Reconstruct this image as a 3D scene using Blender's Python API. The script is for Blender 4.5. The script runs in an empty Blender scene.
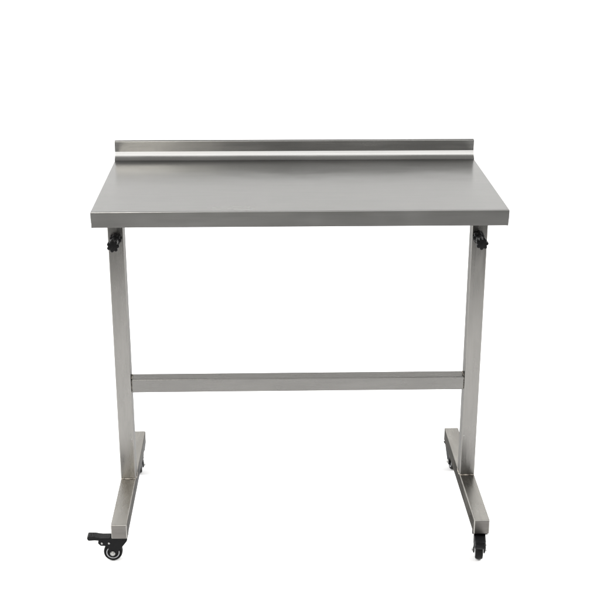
import bpy, bmesh, math, random
from mathutils import Vector, Matrix
random.seed(4)
S = bpy.context.scene
COL = S.collection
MM = 0.001
R = math.radians

# ------------------------------------------------------------------ dimensions (mm, ground at z = 0)
Z0 = 88.0
W2 = 500.0                      # half width of the top
H = 820.0 + Z0                  # top surface
D = 541.0                       # depth to the face of the upstand
T = 38.9                        # skirt height
SP = 51.1                       # upstand height
A = 461.0                       # leg axis
TW = 40.3                       # tube width
L0 = 165.0                      # leg front face
ZF = 24.4 + Z0                  # top of the feet
HF = 39.9                       # foot height
FF, FB = -82.8, 461.7           # foot ends
ZS, HS, SW = 314.4 + Z0, 37.7, 39.2


# ------------------------------------------------------------------ materials
def new_mat(name):
    m = bpy.data.materials.new(name)
    m.use_nodes = True
    nt = m.node_tree
    return m, nt, nt.nodes['Principled BSDF']


def ramp(nt, src, lo, hi, a=0.35, b=0.65):
    n = nt.nodes.new('ShaderNodeMapRange')
    n.inputs['From Min'].default_value = a
    n.inputs['From Max'].default_value = b
    n.inputs['To Min'].default_value = lo
    n.inputs['To Max'].default_value = hi
    nt.links.new(src, n.inputs['Value'])
    return n.outputs[0]


def noise(nt, co, scale, detail=4, rough=.55, dist=0.0):
    mp = nt.nodes.new('ShaderNodeMapping')
    mp.inputs['Scale'].default_value = scale
    nt.links.new(co, mp.inputs['Vector'])
    n = nt.nodes.new('ShaderNodeTexNoise')
    n.inputs['Scale'].default_value = 1.0
    n.inputs['Detail'].default_value = detail
    n.inputs['Roughness'].default_value = rough
    n.inputs['Distortion'].default_value = dist
    nt.links.new(mp.outputs[0], n.inputs['Vector'])
    return n.outputs['Fac']


def math_node(nt, op, a, b):
    n = nt.nodes.new('ShaderNodeMath')
    n.operation = op
    for i, v in enumerate((a, b)):
        if isinstance(v, (int, float)):
            n.inputs[i].default_value = v
        else:
            nt.links.new(v, n.inputs[i])
    return n.outputs[0]


def steel(name, grain, base=(.300, .296, .285), rough=(.20, .33), blotch=.07, bump=.05, fine=1.0, stain=None, edge=.15, smear=.014, aniso=.5, wave=.0008, streak=.02, broad=0.0, grit=1.0):
    """Brushed stainless steel; grain = axis along which the brushing runs."""
    m, nt, b = new_mat(name)
    tc = nt.nodes.new('ShaderNodeTexCoord')
    co = tc.outputs['Object']
    hi = 900.0 * fine
    sc = {'x': (2.5, hi, hi), 'y': (hi, 2.5, hi), 'z': (hi, hi, 2.5)}[grain]
    g = noise(nt, co, sc, 3, .6)
    sc2 = {'x': (5, 160, 160), 'y': (160, 5, 160), 'z': (160, 160, 5)}[grain]
    g2 = noise(nt, co, sc2, 3, .6)
    bl = noise(nt, co, (5, 6, 5), 2, .45, .4)
    sm = noise(nt, co, {'x': (9, 50, 50), 'y': (50, 9, 50), 'z': (50, 50, 9)}[grain], 4, .55, .5)
    # roughness
    r = math_node(nt, 'ADD', ramp(nt, bl, rough[0], rough[1]), ramp(nt, g2, -streak, streak))
    r = math_node(nt, 'ADD', r, ramp(nt, sm, -.012, .016))
    # tint
    v = math_node(nt, 'ADD', ramp(nt, bl, 1 - blotch, 1 + blotch, .3, .7), ramp(nt, g, -.02 * grit, .02 * grit))
    v = math_node(nt, 'ADD', v, ramp(nt, g2, -.018 * grit, .018 * grit))
    v = math_node(nt, 'ADD', v, ramp(nt, sm, -smear, smear))
    if stain:
        # a dried wipe mark: an ellipse with a ragged outline, on the surface itself
        cx, cy, rx, ry = stain
        sx = nt.nodes.new('ShaderNodeSeparateXYZ')
        nt.links.new(co, sx.inputs[0])
        ux = math_node(nt, 'DIVIDE', math_node(nt, 'SUBTRACT', sx.outputs[0], cx), rx)
        uy = math_node(nt, 'DIVIDE', math_node(nt, 'SUBTRACT', sx.outputs[1], cy), ry)
        d = math_node(nt, 'ADD', math_node(nt, 'MULTIPLY', ux, ux), math_node(nt, 'MULTIPLY', uy, uy))
        d = math_node(nt, 'ADD', d, ramp(nt, sm, -.5, .5))
        k = ramp(nt, d, 1.0, 0.0, .3, 1.0)
        v = math_node(nt, 'ADD', v, math_node(nt, 'MULTIPLY', k, .15))
        r = math_node(nt, 'ADD', r, math_node(nt, 'MULTIPLY', k, .10))
    mx = nt.nodes.new('ShaderNodeVectorMath')
    mx.operation = 'SCALE'
    mx.inputs[0].default_value = base
    nt.links.new(v, mx.inputs['Scale'])
    nt.links.new(mx.outputs[0], b.inputs['Base Color'])
    nt.links.new(r, b.inputs['Roughness'])
    b.inputs['Metallic'].default_value = 1.0
    # brushing scatters reflections across the grain much more than along it
    tv = nt.nodes.new('ShaderNodeCombineXYZ')
    for i, v in enumerate({'x': (0, 1, 1), 'y': (1, 0, 1), 'z': (1, 1, 0)}[grain]):
        tv.inputs[i].default_value = v
    b.inputs['Anisotropic'].default_value = aniso
    nt.links.new(tv.outputs[0], b.inputs['Tangent'])
    b.inputs['Specular Tint'].default_value = (edge, edge, edge, 1)
    bp = nt.nodes.new('ShaderNodeBump')
    bp.inputs['Strength'].default_value = bump
    bp.inputs['Distance'].default_value = .0006
    nt.links.new(g, bp.inputs['Height'])
    # sheet is never dead flat: broad, shallow waviness
    wv = noise(nt, co, (4.5, 6.0, 4.0), 2, .4, .3)
    b2 = nt.nodes.new('ShaderNodeBump')
    b2.inputs['Strength'].default_value = 1.0
    b2.inputs['Distance'].default_value = wave
    nt.links.new(wv, b2.inputs['Height'])
    nt.links.new(bp.outputs[0], b2.inputs['Normal'])
    nt.links.new(b2.outputs[0], b.inputs['Normal'])
    if broad:
        # scratched satin finish: a tight lobe and a broad one side by side
        b3 = nt.nodes.new('ShaderNodeBsdfPrincipled')
        b3.inputs['Metallic'].default_value = 1.0
        b3.inputs['Roughness'].default_value = .46
        b3.inputs['Anisotropic'].default_value = .4
        b3.inputs['Specular Tint'].default_value = (edge, edge, edge, 1)
        nt.links.new(mx.outputs[0], b3.inputs['Base Color'])
        nt.links.new(tv.outputs[0], b3.inputs['Tangent'])
        nt.links.new(b2.outputs[0], b3.inputs['Normal'])
        ms = nt.nodes.new('ShaderNodeMixShader')
        ms.inputs[0].default_value = broad
        nt.links.new(b.outputs[0], ms.inputs[1])
        nt.links.new(b3.outputs[0], ms.inputs[2])
        nt.links.new(ms.outputs[0], nt.nodes['Material Output'].inputs['Surface'])
    return m


def plain(name, col, rough, metallic=0.0, var=.15, bump=.0, scale=60, spec=.5):
    m, nt, b = new_mat(name)
    tc = nt.nodes.new('ShaderNodeTexCoord')
    n = noise(nt, tc.outputs['Object'], (scale,) * 3, 5, .6)
    mx = nt.nodes.new('ShaderNodeVectorMath')
    mx.operation = 'SCALE'
    mx.inputs[0].default_value = col
    nt.links.new(ramp(nt, n, 1 - var, 1 + var), mx.inputs['Scale'])
    nt.links.new(mx.outputs[0], b.inputs['Base Color'])
    nt.links.new(ramp(nt, n, rough - .07, rough + .07), b.inputs['Roughness'])
    b.inputs['Metallic'].default_value = metallic
    b.inputs['Specular IOR Level'].default_value = spec
    if bump:
        bp = nt.nodes.new('ShaderNodeBump')
        bp.inputs['Strength'].default_value = bump
        bp.inputs['Distance'].default_value = .001
        nt.links.new(n, bp.inputs['Height'])
        nt.links.new(bp.outputs[0], b.inputs['Normal'])
    return m


M_TOP = steel('brushed_steel_top', 'x', base=(.310, .307, .299), rough=(.17, .21), blotch=.035, bump=0, stain=(-.155, .028, .062, .016), edge=.66, smear=.018, wave=.0022, streak=.012, broad=.32, grit=.9)
M_SPLASH = steel('brushed_steel_upstand', 'x', base=(.345, .341, .331), rough=(.21, .25), blotch=.04, bump=0, wave=.0014)
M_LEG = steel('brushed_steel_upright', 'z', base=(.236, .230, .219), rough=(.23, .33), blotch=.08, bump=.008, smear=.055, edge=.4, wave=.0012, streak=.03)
M_FOOT = steel('brushed_steel_foot', 'y', base=(.325, .315, .297), rough=(.20, .31), blotch=.08, bump=.005, edge=.1, smear=.06, wave=.0012, streak=.03)
M_CAP = steel('dull_steel_end_cap', 'x', base=(.140, .133, .125), rough=(.26, .40), blotch=.2, bump=.02, smear=.15)
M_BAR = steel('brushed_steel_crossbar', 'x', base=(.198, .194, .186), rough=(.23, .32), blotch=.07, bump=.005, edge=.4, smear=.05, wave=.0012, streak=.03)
M_WELD = plain('weld_metal', (.30, .275, .24), .34, 1.0, .7, .5, 110)
M_BLACK = plain('black_plastic', (.0045, .0045, .005), .48, 0, .2, .15, 220, .16)
M_PAINT = plain('black_painted_metal', (.0045, .0045, .005), .55, 0, .2, .1, 150, .14)
M_RUBBER = plain('black_rubber', (.005, .005, .005), .6, 0, .2, .2, 200, .14)
M_RING = plain('grey_ring', (.30, .30, .31), .38, .4, .1)
M_ZINC = plain('zinc', (.36, .36, .35), .3, 1.0, .1)
M_WHITE = plain('white_paper', (.93, .93, .93), .8, 0, .004, 0, 3)
M_FLOOR = plain('grey_studio_floor', (.15, .148, .145), .6, 0, .12, .05, 5)


# ------------------------------------------------------------------ helpers
def finish(name, bm, mat, parent=None, weighted=True):
    bmesh.ops.recalc_face_normals(bm, faces=bm.faces[:])
    bmesh.ops.scale(bm, vec=(MM, MM, MM), verts=bm.verts[:])
    me = bpy.data.meshes.new(name)
    bm.to_mesh(me)
    bm.free()
    for p in me.polygons:
        p.use_smooth = True
    me.materials.append(mat)
    o = bpy.data.objects.new(name, me)
    COL.objects.link(o)
    if parent:
        o.parent = parent
    if weighted:
        w = o.modifiers.new('weighted_normals', 'WEIGHTED_NORMAL')
        w.keep_sharp = True
        w.weight = 100
    return o


def box(bm, x0, x1, y0, y1, z0, z1, bev=0.0, seg=3):
    t = bmesh.new()
    bmesh.ops.create_cube(t, size=1)
    for v in t.verts:
        v.co = Vector(((x0 + x1) / 2 + v.co.x * (x1 - x0), (y0 + y1) / 2 + v.co.y * (y1 - y0), (z0 + z1) / 2 + v.co.z * (z1 - z0)))
    if bev:
        bmesh.ops.bevel(t, geom=t.edges[:], offset=bev, segments=seg, affect='EDGES', profile=.5)
    merge(bm, t)


def merge(bm, t, mat=None):
    if mat is not None:
        bmesh.ops.transform(t, matrix=mat, verts=t.verts[:])
    me = bpy.data.meshes.new('scratch')
    t.to_mesh(me)
    t.free()
    bm.from_mesh(me)
    bpy.data.meshes.remove(me)


def prism(bm, pts, y0, y1, bev=0.0, seg=2, mat=None):
    """outline in x,z extruded along y"""
    t = bmesh.new()
    vs = [t.verts.new((p[0], y0, p[1])) for p in pts]
    f = t.faces.new(vs)
    r = bmesh.ops.extrude_face_region(t, geom=[f])
    for e in r['geom']:
        if isinstance(e, bmesh.types.BMVert):
            e.co.y = y1
    bmesh.ops.recalc_face_normals(t, faces=t.faces[:])
    if bev:
        es = [e for e in t.edges if e.calc_face_angle(0) > .5]
        bmesh.ops.bevel(t, geom=es, offset=bev, segments=seg, affect='EDGES', profile=.5, clamp_overlap=True)
    merge(bm, t, mat)


def lathe(bm, prof, axis='y', n=48, mat=None):
    """closed profile of (radius, along)"""
    t = bmesh.new()
    rings = []
    for k in range(n):
        a = 2 * math.pi * k / n
        rings.append([t.verts.new((r * math.cos(a), h, r * math.sin(a))) for r, h in prof])
    for k in range(n):
        p, q = rings[k], rings[(k + 1) % n]
        for i in range(len(prof) - 1):
            t.faces.new((p[i], p[i + 1], q[i + 1], q[i]))
    bmesh.ops.remove_doubles(t, verts=t.verts[:], dist=1e-4)
    m = Matrix.Identity(4)
    if axis == 'z':
        m = Matrix.Rotation(R(90), 4, 'X')
    if mat is not None:
        m = mat @ m
    merge(bm, t, m)


def disc_prof(r, h0, h1, c=1.0):
    return [(0, h0), (r - c, h0), (r - .3 * c, h0 + .3 * c), (r, h0 + c), (r, h1 - c), (r - .3 * c, h1 - .3 * c), (r - c, h1), (0, h1)]


def empty(name, parent=None, loc=(0, 0, 0), rz=0):
    o = bpy.data.objects.new(name, None)
    o.empty_display_size = .05
    COL.objects.link(o)
    o.location = [c * MM for c in loc]
    o.rotation_euler = (0, 0, rz)
    if parent:
        o.parent = parent
    return o


# ------------------------------------------------------------------ the table
table = empty('work_table')
table['label'] = 'brushed stainless steel table with raised back edge and black swivel casters'
table['category'] = 'table'

# tabletop: a folded pan with skirts all round
bm = bmesh.new()
bmesh.ops.create_cube(bm, size=1)
for v in bm.verts:
    v.co = Vector((v.co.x * 2 * W2, (D + 14) / 2 + v.co.y * (D + 14), H - T / 2 + v.co.z * T))
es = [e for e in bm.edges if max(v.co.z for v in e.verts) > H - 1]
bmesh.ops.bevel(bm, geom=es, offset=2.5, segments=5, affect='EDGES', profile=.5)
bot = [f for f in bm.faces if f.normal.z < -.9]
bmesh.ops.inset_region(bm, faces=bot, thickness=14)         # return lips under the skirt
bot = [f for f in bm.faces if f.normal.z < -.9 and f.calc_area() > 1e5]
bmesh.ops.delete(bm, geom=bot, context='FACES')
top = finish('tabletop', bm, M_TOP, table)
so = top.modifiers.new('sheet', 'SOLIDIFY')
so.thickness = .0014
so.offset = -1
top.modifiers.move(1, 0)

# upstand with a coved foot
bm = bmesh.new()
prof = []
hc = 21.5                                                   # height of the crease
a0, a1 = R(24), R(66)                                       # slope at the foot and at the crease
st = 5.0                                                    # straight drop below the crease
Rc = (hc - st) / (math.cos(a0) - math.cos(a1))
y_end = D - st / math.tan(a1) - Rc * (math.sin(a1) - math.sin(a0))
for k in range(0, 13):
    a = a0 + (a1 - a0) * k / 12
    prof.append((y_end + Rc * (math.sin(a) - math.sin(a0)), H + .35 + Rc * (math.cos(a0) - math.cos(a))))
prof.append((D, H + hc))
zt = H + SP
for k in range(0, 9):                                        # rolled top bend
    a = R(90) * k / 8
    prof.append((D + 2.0 - 2.0 * math.cos(a), zt - 2.0 + 2.0 * math.sin(a)))
prof += [(D + 13, zt), (D + 14, zt - 1), (D + 14, H - T + 2), (D + 12.5, H - T + 2), (D + 12.5, H + .35)]
vs0 = [bm.verts.new((-W2 + .6, y, z)) for y, z in prof]
vs1 = [bm.verts.new((W2 - .6, y, z)) for y, z in prof]
n = len(prof)
for i in range(n):
    j = (i + 1) % n
    bm.faces.new((vs0[i], vs0[j], vs1[j], vs1[i]))
bm.faces.new(vs0)
bm.faces.new(vs1[::-1])
bmesh.ops.recalc_face_normals(bm, faces=bm.faces[:])
bm.normal_update()
for e in bm.edges:
    if len(e.link_faces) == 2 and e.calc_face_angle(0) > R(15):
        e.smooth = False
up = finish('upstand', bm, M_SPLASH, top)

# hat channels under the top, one over each upright
for sx in (-1, 1):
    bm = bmesh.new()
    prism(bm, [(sx * A - 34, H - 2), (sx * A - 34, H - 3.5), (sx * A - 24, H - 3.5), (sx * A - 24, H - 26), (sx * A + 24, H - 26),
               (sx * A + 24, H - 3.5), (sx * A + 34, H - 3.5), (sx * A + 34, H - 2)], 30, D - 30, .6, 1)
    finish('support_channel', bm, M_TOP, top)


def weld(pts, r, name, parent):
    """a lumpy bead along a polyline"""
    bm = bmesh.new()
    for a, b in zip(pts[:-1], pts[1:]):
        a, b = Vector(a), Vector(b)
        m = max(2, int((b - a).length / 2.6))
        for k in range(m):
            p = a.lerp(b, (k + .5) / m)
            t = bmesh.new()
            bmesh.ops.create_icosphere(t, subdivisions=2, radius=r * random.uniform(.8, 1.2))
            merge(bm, t, Matrix.Translation(p + Vector((random.uniform(-.3, .3), random.uniform(-.3, .3), random.uniform(-.2, .3)))) @ Matrix.Diagonal((1, 1, .7, 1)))
    return finish(name, bm, M_WELD, parent, weighted=False)


def star(bm, yc, th, rot, r0=13.9, amp=1.7, lobes=7):
    """a lobed hand knob whose axis is y; rounded rim"""
    t = bmesh.new()
    n = lobes * 14
    h = th / 2
    lay = [(-h, .0), (-h - .8, .30), (-h, .52), (-h, .86), (-h + 1.0, .95), (-h + 2.4, 1.0), (h - 2.4, 1.0), (h - 1.0, .95), (h, .86), (h, .0)]
    rings = []
    for y, s in lay:
        ring = []
        for k in range(n):
            a = 2 * math.pi * k / n
            c = math.cos(lobes * a)
            r = r0 + amp * (1 - 2 * ((1 - c) / 2) ** 2)
            if s < .6:
                r = r0
            ring.append(t.verts.new((r * s * math.cos(a + rot), yc + y, r * s * math.sin(a + rot))))
        rings.append(ring)
    for p, q in zip(rings[:-1], rings[1:]):
        for k in range(n):
            j = (k + 1) % n
            t.faces.new((p[k], p[j], q[j], q[k]))
    bmesh.ops.remove_doubles(t, verts=t.verts[:], dist=1e-4)
    merge(bm, t)


KZ = H - 116
for sx in (-1, 1):
    x = sx * A
    h = TW / 2
    bm = bmesh.new()
    box(bm, x - h, x + h, L0, L0 + TW, ZF - .4, H - 26.3, 2.6, 4)
    if sx < 0:                                                  # this upright leans out a touch at the top
        for v in bm.verts:
            if v.co.z > H - 60:
                v.co.x -= 2.0
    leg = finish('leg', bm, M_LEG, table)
    weld([(x - h + 2, L0 - .2, ZF + .4), (x + h - 2, L0 - .2, ZF + .4)], 2.9, 'weld_bead', leg)
    weld([(x - sx * (h + .1), L0 + 3, ZF + .4), (x - sx * (h + .1), L0 + TW - 3, ZF + .4)], 2.0, 'weld_bead', leg)
    bm = bmesh.new()                                            # rivet low on the inner corner
    lathe(bm, [(0, -1.2), (1.4, -1.0), (2.2, -.3), (2.4, .2), (0, .2)], 'y', 20, Matrix.Translation((x - sx * (h - 6), L0 - .1, ZF + 118)))
    finish('rivet', bm, M_ZINC, leg)

    bm = bmesh.new()
    box(bm, x - h, x + h, FF, FB, ZF - HF, ZF, 2.8, 4)
    foot = finish('foot', bm, M_FOOT, table)
    # welded end cap: a slightly smaller plate standing proud of the tube end
    bm = bmesh.new()
    box(bm, x - h + 2.2, x + h - 2.2, FF - .9, FF + .6, ZF - HF + 2.2, ZF - 2.2, .7, 2)
    finish('end_cap', bm, M_CAP, foot)

    # height lock: two star grips on one threaded rod
    kn = empty('locking_knob', table, (x - (4.5 if sx > 0 else 1.5), L0, KZ))
    bm = bmesh.new()
    star(bm, -9, 15, .2 + sx * .3)
    finish('star_grip', bm, M_BLACK, kn)
    bm = bmesh.new()
    star(bm, -60, 18, .5 - sx * .4)
    finish('star_grip', bm, M_BLACK, kn)
    bm = bmesh.new()
    lathe(bm, disc_prof(9.5, -54, -1, 1), 'y', 24)
    finish('threaded_rod', bm, M_BLACK, kn)

# crossbar
bm = bmesh.new()
xi = A - TW / 2
box(bm, -xi - .3, xi + .3, L0 + 4.9, L0 + 4.9 + SW, ZS - HS, ZS, 2.6, 4)
bar = finish('crossbar', bm, M_BAR, table)
for sx in (-1, 1):
    x = sx * (xi - .3)
    y0, y1 = L0 + 4.9, L0 + 4.9 + SW
    weld([(x, y0 - .2, ZS - HS + 2), (x, y0 - .2, ZS - 2)], 1.3, 'weld_bead', bar)
    weld([(x, y0 + 2, ZS + .2), (x, y1 - 2, ZS + .2)], 1.3, 'weld_bead', bar)


# ------------------------------------------------------------------ casters
def caster(loc, rz):
    """local +x is the trailing direction; local z = 0 is the underside of the foot"""
    c = empty('caster', table, loc, rz)
    ax, az, rw = 20.0, -47.6, 24.0
    bm = bmesh.new()
    box(bm, -19.5, 19.5, -19.5, 19.5, -3.2, -.15, .8, 2)
    lathe(bm, disc_prof(15.5, -11, -3.4, 2), 'z', 40)
    finish('mounting_plate', bm, M_PAINT, c)
    # fork: cheek plates and the bridge over the wheel
    bm = bmesh.new()
    arc = [(ax + 9 * math.cos(R(a)), az + 9 * math.sin(R(a))) for a in range(-150, 31, 20)]
    cheek = [(-19, -8)] + [(-17, -13)] + arc + [(ax + 13, -26), (50, -25), (56, -18), (55, -9), (46, -6), (-16, -5.5)]
    for s in (-1, 1):
        prism(bm, cheek, s * 13.2 - 1.4, s * 13.2 + 1.4, .6, 2)
    prism(bm, [(-18, -11), (-18, -5.7), (46, -6.2), (54, -9), (54, -16), (30, -18), (14, -14)], -12, 12, 1.5, 2)
    finish('fork', bm, M_PAINT, c)
    # wheel
    bm = bmesh.new()
    mt = Matrix.Translation((ax, 0, az))
    lathe(bm, [(17.5, -8.5), (20.5, -9.6), (22.8, -8.6), (23.8, -5), (24, 0), (23.8, 5), (22.8, 8.6), (20.5, 9.6), (17.5, 8.5), (17.5, -8.5)], 'y', 56, mt)
    finish('tyre', bm, M_RUBBER, c)
    bm = bmesh.new()
    half = [(0, 10.2), (7.8, 10.2), (8.2, 8.2), (13.0, 8.2), (13.6, 8.9), (17.9, 9.2)]
    lathe(bm, [(r, -h) for r, h in half] + half[::-1], 'y', 48, mt)
    finish('rim', bm, M_RUBBER, c)
    for s in (-1, 1):
        bm = bmesh.new()
        lathe(bm, [(14.0, s * 8.8), (14.2, s * 9.9), (15.0, s * 10.3), (16.4, s * 10.3), (17.0, s * 9.9), (17.2, s * 9.0), (14.0, s * 8.8)], 'y', 48, mt)
        finish('rim_ring', bm, M_RING, c)
    # axle and fork bolts
    for s in (-1, 1):
        bm = bmesh.new()
        lathe(bm, [(0, s * 19.2), (3.2, s * 19.2), (3.6, s * 18.6), (3.6, s * 16.4), (6.4, s * 16.2), (6.6, s * 14.6), (0, s * 14.4)], 'y', 6 if s < 0 else 24, mt)
        finish('axle_bolt', bm, M_ZINC, c)
    for bx in (28, 46):
        for s in (-1, 1):
            bm = bmesh.new()
            lathe(bm, [(0, s * 17.0), (2.0, s * 16.8), (2.9, s * 15.8), (3.0, s * 14.5), (0, s * 14.4)], 'y', 20, Matrix.Translation((bx, 0, -17.5)))
            finish('rivet', bm, M_ZINC, c)
    # brake pedal
    bm = bmesh.new()
    prism(bm, [(24, -7), (25, -4.4), (46, -4.2), (56, -3), (64, -1), (81, -.6), (84, -2.5), (82, -9.5), (79, -11), (64, -10.2), (56, -11), (40, -9)], -13.5, 13.5, 1.6, 2)
    for k in range(4):
        box(bm, 65 + k * 4.2, 67 + k * 4.2, -11, 11, -2, .3, .5, 1)
    finish('brake_pedal', bm, M_BLACK, c)
    return c


zc = ZF - HF
caster((-A, FF + 24, zc), R(180))
caster((A, FF + 24, zc), R(-98))
caster((-A, FB - 24, zc), R(-88))
caster((A, FB - 24, zc), R(-82))

# ------------------------------------------------------------------ setting: paper sweep on a studio floor
bm = bmesh.new()
prof = [(y, 0.0) for y in range(-2000, -300, 100)]
yw, rr, zw = 2350.0, 700.0, 3300.0
prof += [(y, 0.0) for y in range(-300, 1600, 100)]
for k in range(0, 17):
    a = R(90) * k / 16
    prof.append((yw - rr + rr * math.sin(a), rr - rr * math.cos(a)))
prof += [(yw, z) for z in range(800, int(zw) + 1, 125)]
rows = [[bm.verts.new((x, y, z)) for y, z in prof] for x in range(-4200, 4201, 600)]
for p, q in zip(rows[:-1], rows[1:]):
    for i in range(len(prof) - 1):
        bm.faces.new((p[i], q[i], q[i + 1], p[i + 1]))
bmesh.ops.recalc_face_normals(bm, faces=bm.faces[:])
sweep = finish('backdrop', bm, M_WHITE, weighted=False)
sweep['kind'] = 'structure'

bm = bmesh.new()
vs = [bm.verts.new(p) for p in ((-9000, -9000, -4), (9000, -9000, -4), (9000, 9000, -4), (-9000, 9000, -4))]
bm.faces.new(vs)
fl = finish('floor', bm, M_FLOOR, weighted=False)
fl['kind'] = 'structure'

# ------------------------------------------------------------------ light
w = bpy.data.worlds.new('World')
S.world = w
w.use_nodes = True
bg = w.node_tree.nodes['Background']
bg.inputs['Color'].default_value = (1, .99, .97, 1)
bg.inputs['Strength'].default_value = .42


def area(name, loc, target, sx, sy, power, col=(1, 1, 1)):
    l = bpy.data.lights.new(name, 'AREA')
    l.shape = 'RECTANGLE'
    l.size, l.size_y = sx, sy
    l.energy = power
    l.color = col
    o = bpy.data.objects.new(name, l)
    COL.objects.link(o)
    o.location = loc
    o.rotation_euler = (Vector(target) - Vector(loc)).to_track_quat('-Z', 'Y').to_euler()
    return o


area('front_softbox', (0, -1.8, 3.4), (0, .4, .6), 4.2, 1.6, 54)
area('left_softbox', (-3.3, .3, 2.5), (0, .6, .2), 2.6, 2.0, 178)
area('right_softbox', (3.3, .3, 2.5), (0, .6, .2), 2.6, 2.0, 178)

area('left_foot_fill', (-1.10, -5.0, 2.88), (-.46, .1, .15), .6, .6, 42, (1, .97, .90))  # added fill lamp, no window: brightens the corner of left leg and foot

# ------------------------------------------------------------------ camera
cam = bpy.data.cameras.new('Camera')
co = bpy.data.objects.new('Camera', cam)
COL.objects.link(co)
S.camera = co
cam.sensor_width = 36
cam.lens = 36 * 1238.86 / 600
cam.shift_y = 4.43 / 600
cam.clip_end = 100
pitch, yaw, roll = .3479, .0306, .0025
c, s = math.cos(yaw), math.sin(yaw)
right, fh, u0 = Vector((c, -s, 0)), Vector((s, c, 0)), Vector((0, 0, 1))
fwd = fh * math.cos(pitch) - u0 * math.sin(pitch)
upv = fh * math.sin(pitch) + u0 * math.cos(pitch)
r2 = right * math.cos(roll) + upv * math.sin(roll)
u2 = upv * math.cos(roll) - right * math.sin(roll)
m = Matrix((r2, u2, -fwd)).transposed().to_4x4()
m.translation = Vector((-88.78, -2845.19, 1615.68 + Z0)) * MM
co.matrix_world = m

S.view_settings.view_transform = 'Standard'
S.view_settings.look = 'None'
S.view_settings.exposure = 0
S.view_settings.gamma = 1
S.cycles.use_denoising = True
